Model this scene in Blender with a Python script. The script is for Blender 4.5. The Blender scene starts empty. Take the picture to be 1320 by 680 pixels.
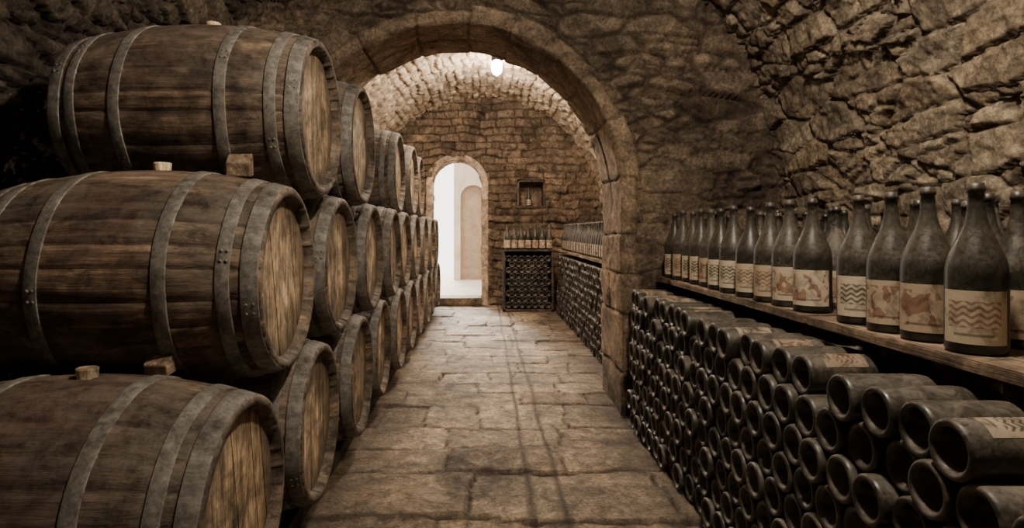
import bpy, math, random
import numpy as np
from mathutils import Vector, Matrix
rng = random.Random(7)
CZ = 1.15   # camera height
# ------------------------------------------------------------------ noise utils
def hsh(i, j=0, k=0, seed=0):
    i = np.asarray(i).astype(np.int64); j = np.asarray(j).astype(np.int64); k = np.asarray(k).astype(np.int64)
    h = (i*374761393 + j*668265263 + k*1440662683 + seed*974634777) & 0xffffffff
    h = ((h ^ (h >> 13))*1274126177) & 0xffffffff
    h = ((h ^ (h >> 16))*2246822519) & 0xffffffff
    h = h ^ (h >> 15)
    return (h & 0xffffff)/float(0x1000000)
def vn(x, y, z=0.0, seed=0):
    x, y, z = np.broadcast_arrays(np.asarray(x, float), np.asarray(y, float), np.asarray(z, float))
    ix = np.floor(x); iy = np.floor(y); iz = np.floor(z)
    fx = x-ix; fy = y-iy; fz = z-iz
    fx = fx*fx*(3-2*fx); fy = fy*fy*(3-2*fy); fz = fz*fz*(3-2*fz)
    out = 0
    for a in (0, 1):
        for b in (0, 1):
            for c in (0, 1):
                w = (fx if a else 1-fx)*(fy if b else 1-fy)*(fz if c else 1-fz)
                out = out + w*hsh(ix+a, iy+b, iz+c, seed)
    return out
def fbm(x, y, z=0.0, o=4, seed=0):
    s = 0; a = 0.5; t = 0
    for k in range(o):
        s = s + a*vn(np.asarray(x)*2**k, np.asarray(y)*2**k, np.asarray(z)*2**k, seed+k); t += a; a *= .5
    return s/t-0.5
def ridge(x, y, z=0.0, o=4, seed=0):
    s = 0; a = 0.5; t = 0
    for k in range(o):
        s = s + a*(1-2*np.abs(vn(np.asarray(x)*2**k, np.asarray(y)*2**k, np.asarray(z)*2**k, seed+k)-.5)); t += a; a *= .55
    return s/t-.5
def sst(x, a, b):
    t = np.clip((x-a)/(b-a), 0, 1); return t*t*(3-2*t)
def rubble0(u, v, sx, sy, jit, seed):
    U = u/sx; V = v/sy
    J0 = np.floor(V)
    C = []
    for dj in (-1, 0, 1):
        J = J0+dj
        off = .5*(np.mod(J, 2))
        I0 = np.floor(U-off)
        for di in (-1, 0, 1):
            I = I0+di
            cx = I+off+.5+jit*(hsh(I, J, 1, seed)-.5)*1.3; cy = J+.5+jit*(hsh(I, J, 2, seed)-.5)
            C.append((cx, cy, hsh(I, J, 3, seed)))
    D = np.stack([(U-c[0])**2+(V-c[1])**2 for c in C])
    CX = np.stack([c[0] for c in C]); CY = np.stack([c[1] for c in C]); R = np.stack([c[2] for c in C])
    k = np.argmin(D, 0)[None]
    ax = np.take_along_axis(CX, k, 0)[0]; ay = np.take_along_axis(CY, k, 0)[0]
    r = np.take_along_axis(R, k, 0)[0]; d1 = np.take_along_axis(D, k, 0)[0]
    den = 2*np.sqrt((CX-ax)**2+(CY-ay)**2)
    e = np.where(den > 1e-6, (D-d1)/np.maximum(den, 1e-6), 9).min(0)
    return e*sy, r, (U-ax)*(np.mod(r*17.3, 1)-.5)+(V-ay)*(np.mod(r*31.7, 1)-.5)
def rubble(u, v, sx, sy, jit, seed):
    u = u+.12*fbm(u*3, v*3, 1.3, 5, seed+50); v = v+.07*fbm(u*3, v*3, 7.7, 5, seed+60)
    e, r, t = rubble0(u, v, sx, sy, jit, seed)
    e2, r2, t2 = rubble0(u+.37, v+.11, sx*.52, sy*.55, jit, seed+5)
    sel = np.mod(r*7.77, 1) > .52
    return np.where(sel, np.minimum(e, e2), e), np.where(sel, r2, r), np.where(sel, t2*.6+t*.4, t)
def courses(u, v, rowh, ln, seed, warp=.03):
    u = u+warp*fbm(u*4, v*4, 2.2, 3, seed+50)*2; v = v+warp*fbm(u*3, v*3, 5.2, 3, seed+60)*2
    vv = v/rowh+.8*(vn(v/rowh*.6, 0.5, 0, seed+3)-.5)
    ri = np.floor(vv); fv = vv-ri
    sc = .6+.8*hsh(ri, 5, 0, seed)
    uu = u/ln*sc+hsh(ri, 9, 0, seed)*10
    uu = uu+.7*(vn(uu, ri, 0, seed+8)-.5)
    ci = np.floor(uu); fu = uu-ci
    e = np.minimum(np.minimum(fu, 1-fu)*ln/sc, np.minimum(fv, 1-fv)*rowh)
    r = hsh(ri, ci, 4, seed)
    return e, r, (fu-.5)*(np.mod(r*17.3, 1)-.5)+(fv-.5)*(np.mod(r*31.7, 1)-.5)
# ------------------------------------------------------------------ mesh utils
def mk_mesh(name, V, F, mats, mi=None, smooth=True, pattr=None, fattr=None, link=True):
    me = bpy.data.meshes.new(name)
    me.from_pydata([tuple(v) for v in V] if not isinstance(V, np.ndarray) else V.tolist(), [], F if isinstance(F, list) else F.tolist())
    for m in mats: me.materials.append(m)
    if mi is not None: me.polygons.foreach_set('material_index', np.asarray(mi, dtype=np.int32))
    sm = np.full(len(me.polygons), smooth) if isinstance(smooth, bool) else np.asarray(smooth, bool)
    me.polygons.foreach_set('use_smooth', sm)
    for dom, dct in (('POINT', pattr), ('FACE', fattr)):
        if dct:
            for k, a in dct.items():
                a = np.asarray(a, dtype=np.float32)
                if a.ndim == 2:
                    at = me.attributes.new(k, 'FLOAT_VECTOR', dom); at.data.foreach_set('vector', a.ravel())
                else:
                    at = me.attributes.new(k, 'FLOAT', dom); at.data.foreach_set('value', a.ravel())
    me.update()
    ob = bpy.data.objects.new(name, me)
    if link: bpy.context.scene.collection.objects.link(ob)
    return ob
def grid(name, P, mat, attrs, flip=False):
    n, m = P.shape[:2]
    idx = np.arange(n*m).reshape(n, m)
    a, b, c, d = idx[:-1, :-1], idx[1:, :-1], idx[1:, 1:], idx[:-1, 1:]
    F = np.stack([a, d, c, b] if flip else [a, b, c, d], -1).reshape(-1, 4)
    return mk_mesh(name, P.reshape(-1, 3), F, [mat], pattr={k: np.asarray(v).ravel() for k, v in attrs.items()})
# ------------------------------------------------------------------ materials
class NT:
    def __init__(s, name):
        s.m = bpy.data.materials.new(name); s.m.use_nodes = True
        s.t = s.m.node_tree; s.b = s.t.nodes['Principled BSDF']
    def n(s, ty, **kw):
        nd = s.t.nodes.new(ty)
        for k, v in kw.items():
            setattr(nd, k, v)
        return nd
    def l(s, a, b): s.t.links.new(a, b)
    def setin(s, nd, i, v):
        if isinstance(v, (int, float)): nd.inputs[i].default_value = v
        elif isinstance(v, tuple): nd.inputs[i].default_value = (*v, 1) if len(v) == 3 and nd.inputs[i].type == 'RGBA' else v
        else: s.l(v, nd.inputs[i])
    def attr(s, name, vec=False):
        nd = s.n('ShaderNodeAttribute', attribute_name=name); return nd.outputs['Vector' if vec else 'Fac']
    def math(s, op, a, b=0.0, c=0.0, clamp=False):
        nd = s.n('ShaderNodeMath', operation=op, use_clamp=clamp)
        s.setin(nd, 0, a); s.setin(nd, 1, b); s.setin(nd, 2, c); return nd.outputs[0]
    def mix(s, f, a, b, mode='MIX'):
        nd = s.n('ShaderNodeMix', data_type='RGBA', blend_type=mode)
        s.setin(nd, 0, f); s.setin(nd, 6, a); s.setin(nd, 7, b); return nd.outputs[2]
    def ramp(s, f, stops, interp='LINEAR'):
        nd = s.n('ShaderNodeValToRGB'); s.l(f, nd.inputs[0]); cr = nd.color_ramp; cr.interpolation = interp
        while len(cr.elements) < len(stops): cr.elements.new(.5)
        for e, (p, c) in zip(cr.elements, stops):
            e.position = p; e.color = (*c, 1) if isinstance(c, tuple) else (c, c, c, 1)
        return nd.outputs[0]
    def coord(s, scale=(1, 1, 1)):
        tc = s.n('ShaderNodeTexCoord'); mp = s.n('ShaderNodeMapping'); mp.inputs['Scale'].default_value = scale
        s.l(tc.outputs['Object'], mp.inputs[0]); return mp.outputs[0]
    def noise(s, vec, scale, detail=6, rough=.6, dist=0):
        nd = s.n('ShaderNodeTexNoise'); s.l(vec, nd.inputs['Vector'])
        nd.inputs['Scale'].default_value = scale; nd.inputs['Detail'].default_value = detail
        nd.inputs['Roughness'].default_value = rough; nd.inputs['Distortion'].default_value = dist
        return nd.outputs['Fac']
    def bump(s, h, st, dist, prev=None):
        nd = s.n('ShaderNodeBump'); nd.inputs['Strength'].default_value = st; nd.inputs['Distance'].default_value = dist
        s.l(h, nd.inputs['Height'])
        if prev is not None: s.l(prev, nd.inputs['Normal'])
        return nd.outputs[0]
    def out(s, col, rough, normal=None, metal=0.0, spec=.5):
        s.setin(s.b, 'Base Color', col); s.setin(s.b, 'Roughness', rough); s.setin(s.b, 'Metallic', metal)
        s.b.inputs['Specular IOR Level'].default_value = spec
        if normal is not None: s.l(normal, s.b.inputs['Normal'])
        return s.m
def stone_mat(name, tones, mortar, bs=.6, rough=.9, track=False, mfac=.8, blot=1.0, mlo=.25, ring_lit_col=None):
    t = NT(name); c = t.coord()
    base = t.ramp(t.attr('stone'), [(i/(len(tones)-1), tn) for i, tn in enumerate(tones)])
    if ring_lit_col: base = t.mix(t.attr('ring'), base, ring_lit_col)
    n1 = t.noise(c, 1.9, 9, .68, .6); n2 = t.noise(c, 11, 12, .75, .5); n3 = t.noise(c, 55, 8, .75, .3); n5 = t.noise(c, 5.0, 10, .72, 1.0)
    v = t.ramp(n2, [(.32, .22), (.45, .75), (.55, 1.1), (.68, 1.9)])
    col = t.mix(1.0, base, v, 'MULTIPLY')
    v1 = t.ramp(n1, [(.34, (.34, .32, .30)), (.5, (1, 1, 1)), (.64, (1.55, 1.5, 1.42))])
    col = t.mix(blot, col, v1, 'MULTIPLY')
    v3 = t.ramp(n3, [(.32, .42), (.68, 1.6)])
    col = t.mix(1.0, col, v3, 'MULTIPLY')
    col = t.mix(t.ramp(n5, [(.56, 0.0), (.68, .5)]), col, tuple(min(1, q*1.7) for q in tones[-2]))
    mf = t.math('MULTIPLY', t.attr('mort'), t.ramp(n5, [(.35, mfac), (.62, mfac*mlo)]))
    col = t.mix(mf, col, mortar)
    if track:
        tc = t.n('ShaderNodeTexCoord'); sp = t.n('ShaderNodeSeparateXYZ'); t.l(tc.outputs['Object'], sp.inputs[0])
        nz = t.noise(t.coord((6, .8, 1)), 1.5, 4)
        x = t.math('ADD', sp.outputs[0], t.math('MULTIPLY', t.math('SUBTRACT', nz, .5), .07))
        for cx in (.20, .33):
            d = t.math('ABSOLUTE', t.math('SUBTRACT', x, cx))
            f = t.math('SUBTRACT', 1.0, t.math('DIVIDE', d, .024), clamp=True)
            f = t.math('MULTIPLY', f, t.ramp(n2, [(.32, 0.0), (.52, .9)]))
            col = t.mix(f, col, (.035, .026, .019))
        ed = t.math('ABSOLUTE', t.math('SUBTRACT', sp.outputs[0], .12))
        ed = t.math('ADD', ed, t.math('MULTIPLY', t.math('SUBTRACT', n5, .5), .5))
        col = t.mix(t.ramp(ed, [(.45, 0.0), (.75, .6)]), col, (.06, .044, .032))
    nb = t.bump(n5, bs, .05); nb = t.bump(n2, bs, .035, nb); nb = t.bump(n3, bs, .012, nb)
    return t.out(col, rough, nb, 0, .3)
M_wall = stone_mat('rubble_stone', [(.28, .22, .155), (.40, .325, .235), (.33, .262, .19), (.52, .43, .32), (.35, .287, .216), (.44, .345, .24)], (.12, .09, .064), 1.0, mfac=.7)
M_wall_dark = stone_mat('shaded_rubble_stone', [(.07, .056, .042), (.13, .107, .081), (.09, .074, .058), (.19, .157, .12), (.11, .089, .069)], (.03, .024, .018), .9)  # rubble tones darkened, shade away from the lamp put into the colour
M_arch = stone_mat('arch_stone', [(.135, .102, .07), (.205, .158, .112), (.155, .12, .086), (.26, .20, .145), (.17, .13, .095)], (.055, .042, .031), .9, ring_lit_col=(.32, .238, .168))  # lighter ring tone paints backlight onto the soffit and ring stones
M_end = stone_mat('end_wall_stone', [(.14, .098, .066), (.22, .16, .11), (.16, .115, .08), (.28, .205, .142), (.19, .136, .093)], (.045, .032, .023), .9)
M_vault = stone_mat('vault_brick', [(.56, .43, .31), (.66, .53, .40), (.58, .46, .345), (.74, .61, .47)], (.19, .135, .09), .8, .9, False, .9, .7, .55)
M_floor = stone_mat('flagstone', [(.27, .203, .138), (.38, .294, .208), (.31, .24, .172), (.46, .36, .26), (.24, .178, .122)], (.04, .029, .021), .8, .74, True, 1.0, 1.0, .7)
M_trim = stone_mat('door_surround_stone', [(.46, .35, .26), (.52, .41, .31), (.42, .32, .24)], (.25, .18, .13), .4)

def wood_mat(name, c0, c1, c2, axis='x', rough=.75, wine=False, head=False):
    t = NT(name)
    sc = {'x': (1.2, 22, 22), 'y': (22, 1.2, 22), 'z': (22, 22, 1.2)}[axis]
    oi = t.n('ShaderNodeObjectInfo')
    cc = t.coord(); add = t.n('ShaderNodeVectorMath', operation='ADD')
    cmb0 = t.n('ShaderNodeCombineXYZ')
    for i in range(3): t.l(t.math('MULTIPLY', oi.outputs['Random'], 13.0+7*i), cmb0.inputs[i])
    t.l(cc, add.inputs[0]); t.l(cmb0.outputs[0], add.inputs[1]); base = add.outputs[0]
    def scl(k):
        m = t.n('ShaderNodeVectorMath', operation='MULTIPLY'); t.l(base, m.inputs[0]); m.inputs[1].default_value = k; return m.outputs[0]
    g = t.noise(scl(sc), 1.6, 8, .65, .3); big = t.noise(base, 4.0, 9, .7, .8); fine = t.noise(scl(tuple(k*3 for k in sc)), 2.0, 4, .7)
    blot = t.noise(base, 14, 8, .7, .3)
    col = t.ramp(g, [(.30, c0), (.5, c1), (.70, c2)])
    sr = t.attr('srnd')
    col = t.mix(1.0, col, t.ramp(sr, [(0, (.42, .42, .42)), (.5, (1, 1, 1)), (1, (1.7, 1.62, 1.52))]), 'MULTIPLY')
    col = t.mix(1.0, col, t.ramp(big, [(.36, .24), (.5, 1.0), (.66, 1.8)]), 'MULTIPLY')
    col = t.mix(1.0, col, t.ramp(blot, [(.35, .42), (.65, 1.5)]), 'MULTIPLY')
    col = t.mix(1.0, col, t.ramp(fine, [(.3, .55), (.7, 1.4)]), 'MULTIPLY')
    if wine:
        n = t.noise(base, 2.3, 6, .65, .6)
        tc = t.n('ShaderNodeTexCoord'); sp = t.n('ShaderNodeSeparateXYZ'); t.l(tc.outputs['Object'], sp.inputs[0])
        ax = t.math('ABSOLUTE', sp.outputs[0])
        f = t.math('MULTIPLY', t.ramp(n, [(.45, 0.0), (.62, .75)]), t.math('SUBTRACT', 1.0, t.math('MULTIPLY', ax, 2.2), clamp=True))
        col = t.mix(f, col, (.085, .038, .033))
        n4 = t.noise(base, 7, 9, .78, .4)
        f2 = t.math('MULTIPLY', t.ramp(n4, [(.44, 0.0), (.62, .85)]), t.math('ADD', .35, t.math('MULTIPLY', ax, 1.3), clamp=True))
        col = t.mix(f2, col, (.165, .14, .112))
        n6 = t.noise(scl((1.6, 3, 3)), 3.6, 9, .75, .7)
        col = t.mix(t.ramp(n6, [(.51, 0.0), (.63, .9)]), col, (.018, .014, .011))
        # dry dust lying on the upper staves
        dz_ = t.noise(base, 30, 7, .75, .3)
        dst = t.math('MULTIPLY', t.math('MULTIPLY', sp.outputs[2], 1.6, clamp=True), t.ramp(dz_, [(.42, 0.0), (.62, .7)]))
        col = t.mix(dst, col, (.21, .18, .145))
    if head:
        tc = t.n('ShaderNodeTexCoord'); sp = t.n('ShaderNodeSeparateXYZ'); t.l(tc.outputs['Object'], sp.inputs[0])
        rr = t.math('SQRT', t.math('ADD', t.math('POWER', sp.outputs[1], 2), t.math('POWER', sp.outputs[2], 2)))
        rr = t.math('ADD', rr, t.math('MULTIPLY', t.math('SUBTRACT', big, .5), .22))
        col = t.mix(t.ramp(rr, [(.15, 0.0), (.28, .85)]), col, (.068, .050, .036))
        n7 = t.noise(scl((1, 9, 1.2)), 3.0, 7, .7, .3)
        col = t.mix(t.ramp(n7, [(.51, 0.0), (.64, .8)]), col, (.065, .046, .031))
    nb = t.bump(g, .6, .008); nb = t.bump(fine, .4, .004, nb)
    return t.out(col, rough, nb, 0, .35)
M_stave = wood_mat('oak_stave', (.026, .019, .013), (.088, .061, .041), (.185, .135, .096), wine=True, rough=.72)
M_head = wood_mat('oak_head', (.13, .090, .056), (.29, .215, .138), (.42, .325, .215), 'z', head=True)
M_cork = wood_mat('bung_wood', (.40, .30, .18), (.56, .44, .29), (.64, .52, .36), 'z')
M_plank = wood_mat('shelf_wood', (.08, .057, .038), (.20, .142, .096), (.33, .25, .175), 'y')
M_dark = wood_mat('dark_wood', (.02, .014, .010), (.055, .040, .028), (.09, .068, .048), 'y')
t = NT('hoop_steel'); c = t.coord()
n = t.noise(c, 6, 10, .75, .6); n2 = t.noise(c, 50, 6, .75)
col = t.ramp(n, [(.33, (.045, .035, .028)), (.45, (.125, .113, .10)), (.56, (.20, .188, .17)), (.7, (.31, .295, .27))]); col = t.mix(1.0, col, t.ramp(n2, [(.3, .40), (.7, 1.5)]), 'MULTIPLY')
M_hoop = t.out(col, t.ramp(n, [(.3, .85), (.7, .6)]), t.bump(n2, .4, .003), .15)
def glass_mat(name, d0, d1, dk):
    t = NT(name); c = t.coord()
    n = t.noise(c, 10, 9, .72, .9); n2 = t.noise(c, 110, 5, .75); n3 = t.noise(c, 28, 6, .7, 1.5); rnd = t.attr('rnd')
    geo = t.n('ShaderNodeNewGeometry'); sp = t.n('ShaderNodeSeparateXYZ'); t.l(geo.outputs['Normal'], sp.inputs[0])
    up = t.math('MULTIPLY', t.math('ADD', sp.outputs[2], .1), .36, clamp=True)
    f = t.math('ADD', t.math('MULTIPLY', t.ramp(n, [(.42, d0), (.62, d1)]), t.math('ADD', .25, t.math('MULTIPLY', rnd, .75))), up, clamp=True)
    f = t.math('MULTIPLY', f, t.ramp(n2, [(.3, .35), (.6, 1.0)]))
    f = t.math('MULTIPLY', f, t.ramp(n3, [(.35, .35), (.55, 1.0)]))
    col = t.mix(f, (.008, .009, .0065), dk)
    return t.out(col, t.math('ADD', .27, t.math('MULTIPLY', f, .75)), t.bump(n2, .12, .0012), 0, .5)
M_glass = glass_mat('dusty_bottle_glass', .10, .95, (.20, .17, .135))
M_glass2 = glass_mat('grimy_bottle_glass', .05, .85, (.165, .138, .108))
def label_mat(name, dim, lo):
    t = NT(name); luv = t.attr('luv', True); rnd = t.attr('rnd'); sp = t.n('ShaderNodeSeparateXYZ'); t.l(luv, sp.inputs[0])
    u, v = sp.outputs[0], sp.outputs[1]
    c = t.coord(); n = t.noise(c, 18, 8, .7, .5)
    ph = t.math('SINE', t.math('MULTIPLY', u, 30.0))
    w = t.math('SINE', t.math('ADD', t.math('MULTIPLY', v, 50.0), t.math('MULTIPLY', ph, 1.7)))
    wave = t.math('GREATER_THAN', w, .15)
    vm = t.math('MULTIPLY', t.math('GREATER_THAN', v, .30), t.math('LESS_THAN', v, .80))
    um = t.math('MULTIPLY', t.math('GREATER_THAN', u, .12), t.math('LESS_THAN', u, .88))
    wave = t.math('MULTIPLY', wave, t.math('MULTIPLY', vm, um))
    cmb = t.n('ShaderNodeCombineXYZ'); t.l(u, cmb.inputs[0]); t.l(t.math('MULTIPLY', v, .6), cmb.inputs[1]); t.l(t.math('MULTIPLY', rnd, 37.0), cmb.inputs[2])
    bl = t.noise(cmb.outputs[0], 5.0, 0, .5, .9)
    blob = t.math('MULTIPLY', t.math('GREATER_THAN', bl, .52), t.math('GREATER_THAN', v, .12))
    blob = t.math('MULTIPLY', blob, t.math('LESS_THAN', v, .88))
    fr = t.math('FRACT', t.math('MULTIPLY', rnd, 3.0))
    isw = t.math('LESS_THAN', fr, .5)
    pat = t.math('ADD', t.math('MULTIPLY', wave, isw), t.math('MULTIPLY', blob, t.math('SUBTRACT', 1.0, isw)))
    lines = t.math('MULTIPLY', t.math('LESS_THAN', t.math('ABSOLUTE', t.math('SUBTRACT', v, .17)), .025), t.math('LESS_THAN', t.math('ABSOLUTE', t.math('SUBTRACT', u, .5)), .28))
    ink = t.mix(t.math('MULTIPLY', isw, t.math('GREATER_THAN', t.math('FRACT', t.math('MULTIPLY', rnd, 7.0)), .62)), (.27, .12, .08), (.025, .022, .02))
    paper = t.ramp(t.math('FRACT', t.math('MULTIPLY', rnd, 11.0)), [(0, (.66, .58, .47)), (.5, (.57, .485, .375)), (1, (.48, .375, .28))])
    col = t.mix(t.math('MULTIPLY', pat, .72), paper, ink)
    col = t.mix(t.math('MULTIPLY', lines, .6), col, (.06, .04, .03))
    col = t.mix(1.0, col, t.ramp(n, [(.33, .38*lo), (.52, .92), (.7, 1.1)]), 'MULTIPLY')
    col = t.mix(1.0, col, (dim, dim*.97, dim*.92), 'MULTIPLY')
    return t.out(col, .8, None, 0, .2)
M_label = label_mat('paper_label', .92, .8)
M_label2 = label_mat('dusty_paper_label', .50, .5)
def plain(name, col, rough=.7, metal=0.0, var=.3, sc=20):
    t = NT(name); n = t.noise(t.coord(), sc, 5, .6)
    cc = t.mix(1.0, col, t.ramp(n, [(.3, 1-var), (.7, 1+var)]), 'MULTIPLY')
    return t.out(cc, rough, t.bump(n, .2, .004), metal)
M_iron = plain('dark_iron', (.03, .028, .026), .5, .7)
M_out = plain('pale_plaster', (.52, .41, .31), .9, 0, .2, 4)
M_outdoor = plain('tan_wood', (.30, .205, .13), .8, 0, .25, 6)  # own tan colour of the arched door outside
M_outground = plain('pale_paving', (.50, .42, .33), .9, 0, .2, 5)
def emis(name, col, st):
    t = NT(name); t.b.inputs['Emission Color'].default_value = (*col, 1); t.b.inputs['Emission Strength'].default_value = st
    t.b.inputs['Base Color'].default_value = (.9, .85, .75, 1); return t.m
M_lamp = emis('lamp_glass', (1, .88, .70), 60)

# ------------------------------------------------------------------ room shell
XC, R, ZC = -.03, 1.84, 1.37
YA0, YA1, YB = 3.86, 4.50, 9.60
def section(s):
    s = np.asarray(s, float); x = np.empty_like(s); z = np.empty_like(s); nx = np.empty_like(s); nz = np.empty_like(s)
    a = (s-ZC)/R
    r = s < ZC; l = a > math.pi; m = ~(r | l)
    x[r] = XC+R; z[r] = s[r]; nx[r] = -1; nz[r] = 0
    x[m] = XC+R*np.cos(a[m]); z[m] = ZC+R*np.sin(a[m]); nx[m] = -np.cos(a[m]); nz[m] = -np.sin(a[m])
    x[l] = XC-R; z[l] = ZC-(s[l]-ZC-math.pi*R); nx[l] = 1; nz[l] = 0
    return x, z, nx, nz
SMAX = 2*ZC+math.pi*R
def sheet(name, s0, s1, ys, ds, mat, kind, amp, seed):
    s = np.linspace(s0, s1, max(2, int(round((s1-s0)/ds))+1))
    S, Y = np.meshgrid(s, ys, indexing='ij')
    if kind == 'rubble': e, r, tl = rubble(Y, S, .36, .15, .8, seed)
    else: e, r, tl = courses(Y, S, .105, .24, seed, .055)
    if kind == 'rubble':
        ee = e+.010*fbm(Y*16, S*16, 1, 4, seed+3)
        st = fbm(Y*2.2+r*9, S*9+r*5, 0, 4, seed+19)*6
        st = (np.floor(st)+sst(st-np.floor(st), .35, .65))/6
        h = amp*(.75*sst(ee, .0, .012)+.95*(r-.5)+1.5*tl) + amp*.9*fbm(Y*2.5, S*2.5, 0, 3, seed+9) + amp*1.0*st+amp*.5*ridge(Y*9, S*12, 0, 4, seed+29)+amp*.4*fbm(Y*30, S*30, 0, 2, seed+39)
    else:
        h = amp*(.7*sst(e, .0, .02)+1.1*(r-.5)+1.6*tl) + amp*1.3*fbm(Y*3.2, S*3.2, 0, 3, seed+9) + amp*1.2*fbm(Y*14, S*14, 0, 4, seed+19)
    h = h-amp*.5
    x, z, nx, nz = section(S)
    P = np.stack([x+nx*h, Y, np.maximum(z+nz*h, -0.02)], -1)
    return grid(name, P, mat, {'stone': r, 'mort': 1-sst(e, .002, .014)}, flip=False)
SR = ZC+R*.95; SL = ZC+R*(math.pi-.95)
yF = np.concatenate([np.linspace(-2.2, 1.4, 45), np.arange(1.411, 3.97, .011)])
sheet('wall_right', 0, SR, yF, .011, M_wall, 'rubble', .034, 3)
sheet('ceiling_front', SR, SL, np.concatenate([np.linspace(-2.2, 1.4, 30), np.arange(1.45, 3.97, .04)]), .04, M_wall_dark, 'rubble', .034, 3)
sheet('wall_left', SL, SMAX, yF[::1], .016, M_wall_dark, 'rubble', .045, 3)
yBk = np.arange(4.36, 9.75, .02)
sheet('ceiling_back', SR, SL, yBk, .02, M_vault, 'courses', .036, 11)
sheet('wall_back_room_right', 0, SR, yBk, .03, M_vault, 'courses', .028, 11)
sheet('wall_back_room_left', SL, SMAX, yBk, .03, M_vault, 'courses', .028, 11)

def arch_wall(name, inner, outer, y0, y1, ring, vlen, mat, kind, amp, seed, nf, ring_out=.02, niche=None, vamp=.5, plast=.75):
    n = len(inner)
    seg = np.linalg.norm(np.diff(inner, axis=0), axis=1); L = np.concatenate([[0], np.cumsum(seg)])
    tg = np.gradient(inner, axis=0); tg /= np.linalg.norm(tg, axis=1)[:, None]+1e-9
    nin = np.stack([-tg[:, 1], tg[:, 0]], -1)
    ln = np.linalg.norm(outer-inner, axis=1)
    rows = []
    th = y1-y0
    bk = np.linspace(1, 0.02, 14)
    for f in bk: rows.append(('b', f))
    for f in np.linspace(1, 0, max(6, int(th/.02))): rows.append(('s', f))
    for f in (np.linspace(0, 1, nf)[1:]): rows.append(('f', f))
    P = []; ST = []; MO = []; RG = []
    for kd, f in rows:
        if kd == 's':
            w = -f*th*np.ones(n); pos = inner; y = y0+f*th*np.ones(n)
        else:
            w = f*ln; pos = inner+(outer-inner)*f; y = (y0 if kd == 'f' else y1)*np.ones(n)
        Lj = L+.05*fbm(pos[:, 0]*5, pos[:, 1]*5, w*3, 3, seed)
        q = Lj/vlen+.7*(vn(L/vlen*.5, 3.1, 0, seed)-.5)
        i = np.floor(q); fr = q-i
        el = np.minimum(fr, 1-fr)*vlen
        rw = ring*(.7+.7*hsh(i, 3, 0, seed))
        if kd == 's':
            j = np.floor((w+.05*hsh(i, 1, 1, seed))/.32); fj = (w+.05*hsh(i, 1, 1, seed))/.32-j
            e = np.minimum(el, np.minimum(fj, 1-fj)*.32) if f > .1 else el
            r = hsh(i, np.where(np.ones(n)*f < .12, -9, j), 2, seed); tl = (fr-.5)*.3
            h = amp*vamp*(.8*sst(e, 0, .014)+.7*(r-.5)+tl)+amp*.9*fbm(pos[:, 0]*6, pos[:, 1]*6, y*6, 5, seed+5)
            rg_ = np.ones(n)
        else:
            if kind == 'rubble': e2, r2, t2 = rubble(pos[:, 0], pos[:, 1], .34, .125, .62, seed+1)
            else: e2, r2, t2 = courses(pos[:, 0], pos[:, 1], .115, .27, seed+1, .06)
            er = np.minimum(el, np.abs(rw-w)); rr = hsh(i, -9, 2, seed)
            isr = w < rw
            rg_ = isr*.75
            e = np.where(isr, er, np.minimum(e2, np.abs(rw-w))); r = np.where(isr, rr, r2)
            pl = sst(fbm(pos[:, 0]*1.6+5, pos[:, 1]*1.6, 4, 3, seed+70)+.20-plast*w, -.10, .10)
            e = np.where(isr, e, e+pl*.02)
            h = np.where(isr, ring_out+amp*vamp*(.8*sst(er, 0, .014)+.7*(rr-.5)), amp*(1-.6*pl)*(.8*sst(e2, 0, .014)+1.2*(r2-.5)+1.6*t2)+amp*.5*pl)
            h = h+amp*.9*fbm(pos[:, 0]*3, pos[:, 1]*3, 0, 3, seed+5)+amp*.8*ridge(pos[:, 0]*7, pos[:, 1]*10, 0, 5, seed+6)
        if kd == 's':
            x = pos[:, 0]+nin[:, 0]*h; z = pos[:, 1]+nin[:, 1]*h; yy = y
        else:
            k = .012*np.exp(-w/.012)
            x = pos[:, 0].copy(); z = pos[:, 1].copy()
            sgn = -1 if kd == 'f' else 1
            yy = y+sgn*(h-k)
            if f < .03:
                x = x+nin[:, 0]*amp*.3; z = z+nin[:, 1]*amp*.3
            if niche and kd == 'f':
                a, b, c_, d = niche
                ins = (x > a) & (x < b) & (z > c_) & (z < d)
                yy = np.where(ins, YB+.30, yy)
        P.append(np.stack([x, yy, z], -1)); ST.append(r); MO.append(1-sst(e, .002, .013)); RG.append(rg_)
    P = np.stack(P, 0)
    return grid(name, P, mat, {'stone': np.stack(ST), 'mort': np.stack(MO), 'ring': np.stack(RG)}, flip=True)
def resample(pts, ds):
    pts = np.array(pts, float); sg = np.linalg.norm(np.diff(pts, axis=0), axis=1); L = np.concatenate([[0], np.cumsum(sg)])
    q = np.linspace(0, L[-1], int(L[-1]/ds)); return np.stack([np.interp(q, L, pts[:, 0]), np.interp(q, L, pts[:, 1])], -1), q/L[-1]
A = [(.86, 0, 1.90, 0), (.86, ZC, 1.90, ZC)]
for k in range(1, 61):
    a = math.radians(148)*k/60
    A.append((-.2+1.06*math.cos(a), ZC+1.08*math.sin(a), XC+(R+.08)*math.cos(a), ZC+(R+.08)*math.sin(a)))
A += [(-1.40, 1.90, XC-(R+.08)*math.cos(math.radians(22)), ZC+.72), (-1.74, 1.88, XC-R-.08, ZC+.3), (-1.76, 1.3, XC-R-.08, 1.2), (-1.76, 0, XC-R-.08, 0)]
A = np.array(A)
sg = np.linalg.norm(np.diff(A[:, :2], axis=0), axis=1); LL = np.concatenate([[0], np.cumsum(sg)]); q = np.linspace(0, LL[-1], 620)
AA = np.stack([np.interp(q, LL, A[:, i]) for i in range(4)], -1)
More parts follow.
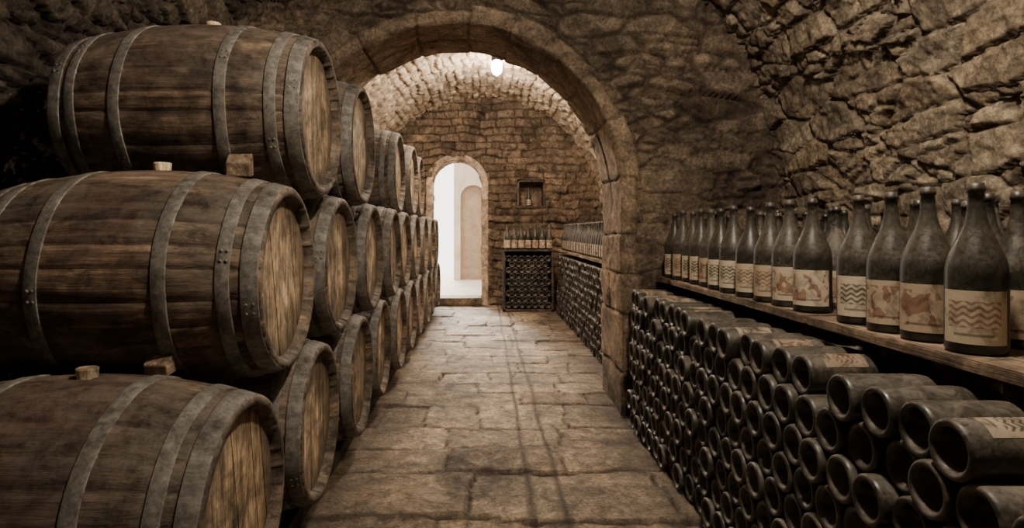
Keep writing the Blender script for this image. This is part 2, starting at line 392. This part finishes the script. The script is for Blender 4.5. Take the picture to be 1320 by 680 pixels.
arch_wall('wall_dividing_arch', AA[:, :2], AA[:, 2:], YA0, YA1, .09, .30, M_arch, 'rubble', .036, 21, 100, .008, None, .42, .95)
# end wall with doorway
dx, dr, dz = -.43, .40, 1.85
inn0 = [(dx+dr, 0), (dx+dr, dz)]+[(dx+dr*math.cos(math.pi*k/40), dz+dr*math.sin(math.pi*k/40)) for k in range(1, 41)]+[(dx-dr, 0)]
inn, f_ = resample(inn0, .012)
ro = R+.12
outp = [(XC+ro, 0), (XC+ro, ZC)]+[(XC+ro*math.cos(math.pi*k/60), ZC+ro*math.sin(math.pi*k/60)) for k in range(1, 61)]+[(XC-ro, 0)]
outp = np.array(outp); sg = np.linalg.norm(np.diff(outp, axis=0), axis=1); L = np.concatenate([[0], np.cumsum(sg)])
gam = np.interp(f_, [0, .36, .5, .64, 1], [0, .40, .5, .60, 1])
outer = np.stack([np.interp(gam*L[-1], L, outp[:, 0]), np.interp(gam*L[-1], L, outp[:, 1])], -1)
NI = (.50, .93, 1.50, 1.93)
arch_wall('wall_end', inn, outer, YB, YB+.35, .05, .16, M_end, 'courses', .045, 33, 120, .0, NI, .5, 3)
def surround():
    pr = [(0.0, .34), (0.0, -.035), (.012, -.055), (.085, -.055), (.10, -.04), (.10, .02)]
    P = []; ST = []; MO = []
    pts, _ = resample(inn0, .02); tg = np.gradient(pts, axis=0); tg /= np.linalg.norm(tg, axis=1)[:, None]; nin = np.stack([-tg[:, 1], tg[:, 0]], -1)
    L = np.arange(len(pts))*.02; q = L/.27; i = np.floor(q); e = np.minimum(q-i, 1-(q-i))*.27
    for w, dy in pr:
        nz = .006*fbm(pts[:, 0]*12, pts[:, 1]*12, w*9+dy*5, 3, 4)
        P.append(np.stack([pts[:, 0]+nin[:, 0]*(.018-w+nz), np.full(len(pts), YB+dy)+nz, pts[:, 1]+nin[:, 1]*(.018-w+nz)], -1)); ST.append(hsh(i, 1, 1, 9)); MO.append(1-sst(e, .002, .012))
    grid('trim_1', np.stack(P), M_trim, {'stone': np.stack(ST), 'mort': np.stack(MO)}, flip=True)
surround()
# floor
xs = np.arange(-1.9, 1.91, .018); ys = np.concatenate([np.linspace(-2.3, .8, 30), np.arange(.818, 10.0, .018)])
X, Y = np.meshgrid(xs, ys, indexing='ij')
e, r, tl = courses(X, Y, .36, .46, 5, .06)
h = .013*(sst(e, 0, .010)-1)+.014*(r-.5)+.024*tl+.016*fbm(X*3, Y*3, 0, 4, 8)+.012*fbm(X*10, Y*10, 0, 4, 9)
grid('floor', np.stack([X, Y, h], -1), M_floor, {'stone': r, 'mort': 1-sst(e, .003, .016)}, flip=False)
xs = np.linspace(-1.95, 1.95, 60); zs = np.linspace(0, 3.3, 50); X, Z = np.meshgrid(xs, zs, indexing='ij')
e, r, tl = rubble(X, Z, .36, .19, .7, 77)
grid('wall_behind', np.stack([X, -2.15+.03*sst(e, 0, .03), Z], -1), M_wall_dark, {'stone': r, 'mort': 1-sst(e, .004, .02)})

# ------------------------------------------------------------------ generic parts
def box_parts(boxes, name, mat, bev=.004):
    import bmesh
    bm = bmesh.new()
    lay = bm.faces.layers.float.new('srnd')
    for b in boxes:
        mtx = Matrix.Translation(b[:3]) @ Matrix.Rotation(b[6] if len(b) > 6 else 0, 4, 'Z') @ Matrix.Diagonal((b[3], b[4], b[5], 1))
        r = bmesh.ops.create_cube(bm, size=1, matrix=mtx); v = .2+.6*rng.random()
        for f in {f for vv in r['verts'] for f in vv.link_faces}: f[lay] = v
    if bev: bmesh.ops.bevel(bm, geom=bm.edges[:], offset=bev, segments=2, affect='EDGES')
    me = bpy.data.meshes.new(name); bm.to_mesh(me); bm.free(); me.materials.append(mat)
    ob = bpy.data.objects.new(name, me); bpy.context.scene.collection.objects.link(ob); return ob

class Builder:
    def __init__(s): s.V = []; s.F = []; s.mi = []; s.sm = []; s.sr = []; s.n = 0
    def add(s, V, F, mi, sm=True, sr=None):
        V = np.asarray(V, float); s.V.append(V)
        for k, f in enumerate(F):
            s.F.append([i+s.n for i in f]); s.mi.append(mi); s.sm.append(sm); s.sr.append(sr[k] if sr is not None else .5)
        s.n += len(V)
def barrel(name, loc, seed, L=.88, RB=.35, RE=.292):
    rg = random.Random(seed); B = Builder()
    NS = 26
    ws = [rg.uniform(.6, 1.4) for _ in range(NS)]; tot = sum(ws); a0 = rg.random()*6.28
    angs = []; gro = []; st = []; a = a0
    for k in range(NS):
        w = ws[k]/tot*2*math.pi
        for fr, g in ((0, 1), (.07, 0), (.36, 0), (.64, 0), (.93, 0)):
            angs.append(a+w*fr); gro.append(g); st.append(k)
        a += w
    angs = np.array(angs); gro = np.array(gro); na = len(angs)
    srv = [rg.random() for _ in range(NS)]
    rad = lambda x: RB-(RB-RE)*(abs(x)/(L/2))**2.0
    xs = np.linspace(-L/2, L/2, 19)
    prof = []
    th = .026
    prof += [(-L/2+.035, RE-.034), (-L/2+.001, RE-th+.004), (-L/2, RE-.006)]
    prof += [(x, rad(x)) for x in np.clip(xs, -L/2+.004, L/2-.004)]
    prof += [(L/2, RE-.006), (L/2-.001, RE-th+.004), (L/2-.035, RE-.034)]
    V = []
    for x, r in prof:
        rr = r-gro*.004
        V.append(np.stack([np.full(na, x), rr*np.cos(angs), rr*np.sin(angs)], -1))
    V = np.concatenate(V); F = []; sr = []
    for i in range(len(prof)-1):
        for j in range(na):
            j2 = (j+1) % na
            F.append([i*na+j, i*na+j2, (i+1)*na+j2, (i+1)*na+j][::-1]); sr.append(srv[st[j]])
    B.add(V, F, 0, True, sr)
    for sgn in (1, -1):
        rh = RE-.034+.002; x0 = sgn*(L/2-.034); xb = sgn*(L/2-.044)
        ang = rg.uniform(-.25, .25); ca, sa = math.cos(ang), math.sin(ang)
        npk = rg.choice((7, 8)); ed = [-rh]
        wsum = [rg.uniform(.8, 1.25) for _ in range(npk)]; tt = sum(wsum); acc = -rh
        for w in wsum: acc += 2*rh*w/tt; ed.append(acc)
        for k in range(npk):
            lo = ed[k]+.0014; hi = ed[k+1]-.0014
            lo = max(lo, -rh+1e-4); hi = min(hi, rh-1e-4)
            q = np.linspace(lo, hi, 6); hgt = np.sqrt(np.maximum(rh*rh-q*q, 0))
            pts = [(a_, b_) for a_, b_ in zip(q, hgt)]+[(a_, -b_) for a_, b_ in zip(q[::-1], hgt[::-1])]
            off = rg.uniform(-.0015, .0015)
            top = [(x0+off, ca*p[0]-sa*p[1], sa*p[0]+ca*p[1]) for p in pts]; bot = [(xb, ca*p[0]-sa*p[1], sa*p[0]+ca*p[1]) for p in pts]
            m = len(pts); F = [list(range(m)) if sgn < 0 else list(range(m))[::-1]]
            F += [[i, (i+1) % m, m+(i+1) % m, m+i] for i in range(m)]
            v = .24+.46*rg.random(); B.add(top+bot, F, 1, False, [v]*len(F))
        q = np.linspace(0, 2*math.pi, 40, endpoint=False)
        B.add([(xb, rh*math.cos(a_), rh*math.sin(a_)) for a_ in q], [list(range(40))], 0, False, [0])
    for sgn in (1, -1):
        for d0, d1 in ((.006, .054), (.080, .118), (.245, .285)):
            x0 = sgn*(L/2-d0); x1 = sgn*(L/2-d1); n = 84
            jit = rg.uniform(-.004, .004); x0 += jit if d0 > .05 else 0; x1 += jit if d0 > .05 else 0
            ths = .004; pr = [(x0, rad(x0)-.004), (x0, rad(x0)+ths-.0008), (x0+(x1-x0)*.06, rad(x0)+ths), (x0+(x1-x0)*.94, rad(x1)+ths), (x1, rad(x1)+ths-.0008), (x1, rad(x1)-.004)]
            q = np.linspace(0, 2*math.pi, n, endpoint=False); V = []
            wob = .0012*np.sin(q*3+rg.random()*6)+.0008*np.sin(q*7+rg.random()*6)
            for x, r in pr: V += [(x+wo*1.5, (r+wo*.3)*math.cos(a_), (r+wo*.3)*math.sin(a_)) for a_, wo in zip(q, wob)]
            F = []
            for i in range(len(pr)-1):
                for j in range(n):
                    f = [i*n+j, i*n+(j+1) % n, (i+1)*n+(j+1) % n, (i+1)*n+j]; F.append(f if sgn > 0 else f[::-1])
            B.add(V, F, 2, True)
            aj = math.pi+rg.uniform(-.7, .9)
            for da in (-.045, .045):
                for xx in (.3, .7):
                    xr = x0+(x1-x0)*xx; rr = rad(xr)+ths; aa = aj+da
                    cen = np.array([xr, rr*math.cos(aa), rr*math.sin(aa)]); nrm = np.array([0, math.cos(aa), math.sin(aa)]); tv = np.array([0, -math.sin(aa), math.cos(aa)]); xv = np.array([1, 0, 0])
                    V = [cen+(xv*math.cos(b)+tv*math.sin(b))*.0055 for b in np.linspace(0, 2*math.pi, 8, endpoint=False)]+[cen+nrm*.0025+(xv*math.cos(b)+tv*math.sin(b))*.003 for b in np.linspace(0, 2*math.pi, 8, endpoint=False)]
                    F = [[i, (i+1) % 8, 8+(i+1) % 8, 8+i] for i in range(8)]+[list(range(8, 16))]
                    B.add(V, F, 2, True)
    # round tapered bung
    nb = 36; q = np.linspace(0, 2*math.pi, nb, endpoint=False); bx = rg.uniform(-.02, .02); V = []
    bp = ((.024, RB-.02), (.028, RB+.020), (.0275, RB+.024), (.024, RB+.026), (.0, RB+.0265))
    for r, z in bp:
        V += [(bx+r*math.cos(a_), r*math.sin(a_), z) for a_ in q]
    F = [[i*nb+j, i*nb+(j+1) % nb, (i+1)*nb+(j+1) % nb, (i+1)*nb+j] for i in range(len(bp)-1) for j in range(nb)]
    B.add(V, F, 3, True)
    ob = mk_mesh(name, np.concatenate(B.V), B.F, [M_stave, M_head, M_hoop, M_cork], B.mi, np.array(B.sm), None, {'srnd': B.sr})
    ob.location = loc
    ob.rotation_euler = (rg.uniform(-.02, .02), 0, rg.uniform(-.012, .012))
    return ob
XB = -.625-.44
PITCH = .76
rows = [(1.66, -.741, range(0, 10)), (2.04, -.153, range(0, 9)), (2.42, .435, (0, 1, 3, 4, 5))]
sd = 100
for y0, Z, ks in rows:
    for k in ks:
        sd += 1
        barrel('wine_barrel', (XB+rng.uniform(-.012, .012), y0+PITCH*k, Z+CZ), sd)
zr = CZ-.741-.338
box_parts([(XB+.30, 5.1, zr/2, .09, 7.6, zr), (XB-.30, 5.1, zr/2, .09, 7.6, zr)], 'barrel_support_rail', M_dark)
def wedge(x, y, z, sx=.10, sy=.07, sz=.06, rot=0.0):
    V = [(-sx/2, -sy/2, 0), (sx/2, -sy/2, 0), (sx/2, sy/2, 0), (-sx/2, sy/2, 0), (-sx/2, -sy/2, sz*.55), (sx/2, -sy/2, sz*.55), (sx/2, sy/2, sz), (-sx/2, sy/2, sz)]
    F = [[0, 3, 2, 1], [4, 5, 6, 7], [0, 1, 5, 4], [1, 2, 6, 5], [2, 3, 7, 6], [3, 0, 4, 7]]
    ob = mk_mesh('wooden_wedge', V, F, [M_plank], smooth=False, fattr={'srnd': [.35]*6}); ob.location = (x, y, z); ob.rotation_euler = (.15, 0, rot)
    md = ob.modifiers.new('b', 'BEVEL'); md.width = .004; md.segments = 2
wedge(-.84, 2.13, CZ+.186, .08, .05, .085, .1); wedge(-.92, 1.76, CZ-.405, .07, .045, .06, -.1)

# ------------------------------------------------------------------ bottles
def bottle_template(H, RR, seg, lab=(0.06, .37), lab_half=1.15, thin=False):
    pr = [(.0, .125), (.22, .122), (.40, .105), (.56, .070), (.68, .028), (.75, .008), (.83, .0), (.92, .002), (.98, .012), (1, .032), (1, .45), (.985, .49), (.94, .535), (.85, .58), (.70, .64), (.53, .70), (.40, .755), (.315, .82), (.27, .88), (.255, .945), (.295, .948), (.30, .972), (.258, .98), (.25, 1.0), (0, 1.0)]
    if thin: pr = [(.0, .12), (.40, .10), (.70, .02), (.85, .0), (1, .03), (1, .47), (.93, .55), (.66, .66), (.385, .76), (.28, .90), (.30, .95), (.30, 1.0), (0, 1.0)]
    V = []; F = []; mi = []; uv = []
    q = np.linspace(0, 2*math.pi, seg, endpoint=False)
    for r, z in pr:
        for a in q: V.append((r*RR*math.cos(a), r*RR*math.sin(a), z*H)); uv.append((0, 0, 0))
    for i in range(len(pr)-1):
        for j in range(seg):
            F.append([i*seg+j, i*seg+(j+1) % seg, (i+1)*seg+(j+1) % seg, (i+1)*seg+j]); mi.append(0)
    if lab:
        b0 = len(V); m = 16 if not thin else 8
        for iz in range(2):
            for k in range(m+1):
                a = -lab_half+2*lab_half*k/m
                V.append((RR*1.012*math.cos(a), RR*1.012*math.sin(a), (lab[0] if iz == 0 else lab[1])*H)); uv.append((k/m, iz, 0))
        for k in range(m): F.append([b0+k, b0+k+1, b0+m+1+k+1, b0+m+1+k]); mi.append(1)
    return np.array(V), F, mi, np.array(uv)
def bottles(name, tmpl, mats4, rnds, nolab=None, glass=None, lab=None):
    V, F, mi, uv = tmpl; Vh = np.concatenate([V, np.ones((len(V), 1))], 1)
    allV = []; allF = []; allmi = []; ruv = []; rn = []; n = 0
    for q, (M, r) in enumerate(zip(mats4, rnds)):
        allV.append((Vh @ np.array(M).T)[:, :3])
        for f, m in zip(F, mi):
            if m == 1 and nolab and nolab[q]: continue
            allF.append([i+n for i in f]); allmi.append(m)
        ruv.append(uv); rn.append(np.full(len(V), r)); n += len(V)
    return mk_mesh(name, np.concatenate(allV), allF, [glass or M_glass, lab or M_label], allmi, True, {'luv': np.concatenate(ruv), 'rnd': np.concatenate(rn)})
T_lie = bottle_template(.385, .0565, 36, lab=(.12, .42), lab_half=.9)
T_lie_far = bottle_template(.325, .046, 14, thin=True, lab=None)
T_st = bottle_template(.385, .060, 40)
T_st2 = bottle_template(.375, .056, 24)
T_st_far = bottle_template(.35, .046, 14, thin=True)
ROTX = Matrix.Rotation(math.pi/2, 4, 'Y')
def stack_x(name, x0, y0, y1, rows_, tmpl, rl, pit, lastp, seed, z0):
    rg = random.Random(seed); ms = []; rs = []; nl = []
    dz = math.sqrt((2*rl+.001)**2-(pit/2)**2)
    for k in range(rows_):
        n = int((y1-y0)/pit)
        for j in range(n):
            y = y0+pit*(j+.5*(k % 2))
            if k == rows_-1 and not lastp(y, rg): continue
            top = k >= rows_-2
            x = x0+rg.uniform(-.014, .014)+(rg.uniform(-.0, .02) if top else 0)
            M = Matrix.Translation((x, y, z0+dz*k)) @ Matrix.Rotation(rg.uniform(-.01, .01), 4, 'Z') @ Matrix.Rotation(rg.uniform(-.5, .5)-.15, 4, 'X') @ ROTX @ Matrix.Rotation(math.pi, 4, 'Z')
            ms.append(M); rs.append(rg.random()); nl.append(not (top and rg.random() < .55))
    return bottles(name, tmpl, ms, rs, nl, M_glass2, M_label2)
stack_x('stacked_wine_bottles', .85, .60, 3.76, 8, T_lie, .0565, .1185, lambda y, rg: rg.random() < .90, 4, .068)
stack_x('stacked_wine_bottles', 1.0, 4.66, 8.70, 10, T_lie_far, .046, .0965, lambda y, rg: True, 5, .056)
zs = CZ-.277
bx = []
for (a, b) in ((.70, 2.02), (2.04, 3.78)):
    for j, (xa, xb) in enumerate(((1.045, 1.25), (1.255, 1.47), (1.475, 1.70))):
        bx.append(((xa+xb)/2, (a+b)/2, zs-.014+rng.uniform(-.001, .0), xb-xa, b-a-rng.uniform(0, .01), .028))
py = .8
while py < 3.75:
    bx.append((1.29, py, (zs-.03)/2, .04, .04, zs-.03)); py += .235
box_parts(bx, 'wine_shelf', M_plank, .003)
ysf = [1.42, 1.58, 1.715, 1.87, 2.13, 2.29, 2.43, 2.60, 2.78, 2.93, 3.09, 3.22, 3.36, 3.50, 3.64]
styl = [.04, .26, .25, .38, .20, .59, .35, .05, .38, .10, .90, .40, .68, .72, .14]
for y, s_ in zip(ysf, styl):
    x = 1.118+rng.uniform(-.006, .012); ang = math.atan2(-y*.75, -x)+rng.uniform(-.1, .12)
    ob = bottles('wine_bottle', T_st, [Matrix.Identity(4)], [s_])
    sc = 1+rng.uniform(-.03, .02); ob.location = (x, y, zs+.001); ob.rotation_euler = (0, 0, ang); ob.scale = (sc, sc, sc)
ms = []; rs = []
for xr, off in ((1.27, .06), (1.41, .0), (1.55, .07)):
    y = 1.28+off if xr < 1.5 else 1.9
    while y < 3.70:
        if rng.random() < (.95 if xr < 1.3 else .8):
            s = 1+rng.uniform(-.06, .02)
            ms.append(Matrix.Translation((xr+rng.uniform(-.012, .012), y, zs+.001)) @ Matrix.Rotation(math.atan2(-y, -xr)+rng.uniform(-.5, .5), 4, 'Z') @ Matrix.Diagonal((s, s, s, 1))); rs.append(rng.random())
        y += .15+rng.uniform(-.008, .012)
bottles('standing_wine_bottles', T_st2, ms, rs)

RXF = 8.80
rx0, rx1, rz = .26, .975, .885
bxs = [(rx0+.015, RXF+.16, rz/2, .03, .34, rz), (rx1-.015, RXF+.16, rz/2, .03, .34, rz), ((rx0+rx1)/2, RXF+.16, rz-.015, rx1-rx0, .36, .03), ((rx0+rx1)/2, RXF+.16, .02, rx1-rx0, .34, .04), ((rx0+rx1)/2, RXF+.335, rz/2, rx1-rx0, .012, rz)]
rack = box_parts(bxs, 'wine_rack', M_dark, .003)
ms = []; rs = []
ROTY = Matrix.Rotation(-math.pi/2, 4, 'X')
for k in range(9):
    for j in range(7 if k % 2 == 0 else 6):
        ms.append(Matrix.Translation((rx0+.079+.0935*j+(.0468 if k % 2 else 0), RXF-.01+rng.uniform(-.008, .008), .092+.0825*k)) @ Matrix.Diagonal((1, .93, 1, 1)) @ ROTY); rs.append(rng.random())
rb = bottles('racked_bottles', T_lie_far, ms, rs, None, M_glass2); rb.parent = rack
ms = []; rs = []
for j in range(7):
    for i in range(2):
        ms.append(Matrix.Translation((rx0+.06+.1*j, RXF+.06+.13*i, rz+.001)) @ Matrix.Rotation(-1.6, 4, 'Z')); rs.append(rng.random())
bottles('standing_wine_bottles', T_st_far, ms, rs)
zb = .862
box_parts([(1.19, 6.68, zb+.012, .36, 4.0, .024), (1.45, 6.68, zb+.012, .14, 4.0, .024), (1.42, 4.75, zb/2, .05, .05, zb), (1.42, 6.7, zb/2, .05, .05, zb), (1.42, 8.6, zb/2, .05, .05, zb)], 'wine_shelf', M_plank, .003)
ms = []; rs = []
for xr in (1.10, 1.24, 1.38):
    y = 4.8
    while y < 8.6:
        ms.append(Matrix.Translation((xr, y+rng.uniform(-.01, .01), zb+.025)) @ Matrix.Rotation(math.atan2(-y, -xr)+.3, 4, 'Z')); rs.append(rng.random()); y += .125
bottles('standing_wine_bottles', T_st_far, ms, rs)
a, b, c_, d = NI
box_parts([(a+.012, YB+.11, (c_+d)/2, .035, .26, d-c_), (b-.012, YB+.11, (c_+d)/2, .035, .26, d-c_), ((a+b)/2, YB+.11, d-.012, b-a, .26, .035), ((a+b)/2, YB+.11, c_+.012, b-a+.04, .28, .035)], 'niche_frame', M_dark, .004)
B_ = bottles('wine_bottle', T_st_far, [Matrix.Identity(4)], [.3]); B_.location = ((a+b)/2-.03, YB+.10, c_+.031); B_.scale = (.8, .8, .8); B_.rotation_euler = (0, 0, -1.6)

# ------------------------------------------------------------------ doorway + outside
box_parts([(dx, YB+.18, .055, 2*dr+.0, .46, .11)], 'door_sill', M_floor, .012)
box_parts([(dx, 13.0, .05, 9, 6.1, .1)], 'exterior_ground', M_outground, .01)
def ext_wall():
    x0, x1, zt = -.66, 3.2, 2.75; ax, ar, az = -.25, .27, 1.85; yw = 13.2
    V = []; F = []; mi = []
    pts = [(ax+ar, .1)]+[(ax+ar*math.cos(math.pi*k/20), az+ar*math.sin(math.pi*k/20)) for k in range(21)]+[(ax-ar, .1)]
    outp = [(x1, .1)]+[(x1+(x0-x1)*k/20, zt) for k in range(21)]+[(x0, .1)]
    n = len(pts)
    for p in pts: V.append((p[0], yw, p[1]))
    for p in outp: V.append((p[0], yw, p[1]))
    for p in pts: V.append((p[0], yw+.12, p[1]))
    for i in range(n-1):
        F.append([i, i+1, n+i+1, n+i]); F.append([i, i+1, 2*n+i+1, 2*n+i]); mi += [0, 0]
    F.append(list(range(2*n, 3*n))); mi.append(1)
    mk_mesh('exterior_building', V, F, [M_out, M_outdoor], mi, smooth=False)
ext_wall()

# ------------------------------------------------------------------ lamps
def lathe(B, pr, seg, mi, cx=0, cy=0):
    q = np.linspace(0, 2*math.pi, seg, endpoint=False); V = []
    for r, z in pr: V += [(cx+r*math.cos(a), cy+r*math.sin(a), z) for a in q]
    F = [[i*seg+j, i*seg+(j+1) % seg, (i+1)*seg+(j+1) % seg, (i+1)*seg+j] for i in range(len(pr)-1) for j in range(seg)]
    B.add(V, F, mi, True)
def lamp(x, y, z, power, size=.06, col=(1, .85, .66)):
    B = Builder()
    lathe(B, [(0, .16), (.06, .16), (.065, .10), (.055, .085), (0, .085)], 24, 0)
    lathe(B, [(.0, .085), (.045, .085), (.062, .05), (.066, 0), (.055, -.05), (.03, -.075), (0, -.08)], 24, 1)
    for a in np.linspace(0, math.pi, 3, endpoint=False):
        pts = [(.078*math.cos(b), .09-.19*max(0, math.sin(b))) for b in np.linspace(0, math.pi, 13)]
        V = []; F = []
        for k, (r, zz) in enumerate(pts):
            for dd in ((-.002, 0), (.002, 0)): V.append((r*math.cos(a)-dd[0]*math.sin(a), r*math.sin(a)+dd[0]*math.cos(a), zz))
        for k in range(len(pts)-1): F.append([2*k, 2*k+1, 2*k+3, 2*k+2])
        B.add(V, F, 0)
    ob = mk_mesh('ceiling_lamp', np.concatenate(B.V), B.F, [M_iron, M_lamp], B.mi, np.array(B.sm)); ob.location = (x, y, z)
    ld = bpy.data.lights.new('lamp_light', 'POINT'); ld.energy = power; ld.color = col; ld.shadow_soft_size = size
    lo = bpy.data.objects.new('lamp_light', ld); bpy.context.scene.collection.objects.link(lo); lo.parent = ob; lo.location = (0, 0, -.17)
lamp(.14, 7.3, 3.06, 120)
lamp(.10, 5.35, 3.06, 190)
lamp(.60, 1.25, 2.95, 205, .07)
sun = bpy.data.lights.new('sun', 'SUN'); sun.energy = 20; sun.angle = math.radians(25); sun.color = (1, .91, .78)
so = bpy.data.objects.new('sun', sun); bpy.context.scene.collection.objects.link(so)
so.rotation_euler = Vector((.10, -1, -.48)).to_track_quat('-Z', 'Y').to_euler(); so.location = (0, 14, 8)
w = bpy.data.worlds.new('sky'); bpy.context.scene.world = w; w.use_nodes = True
w.node_tree.nodes['Background'].inputs[0].default_value = (1, .95, .87, 1); w.node_tree.nodes['Background'].inputs[1].default_value = 4.5

# ------------------------------------------------------------------ camera
cd = bpy.data.cameras.new('camera'); cam = bpy.data.objects.new('camera', cd); bpy.context.scene.collection.objects.link(cam)
cam.location = (0, 0, CZ); cam.rotation_euler = (math.pi/2, 0, 0)
cd.sensor_width = 36; cd.lens = 800/1320*36; cd.shift_x = 35/1320; cd.shift_y = -43/1320; cd.clip_start = .02
bpy.context.scene.camera = cam
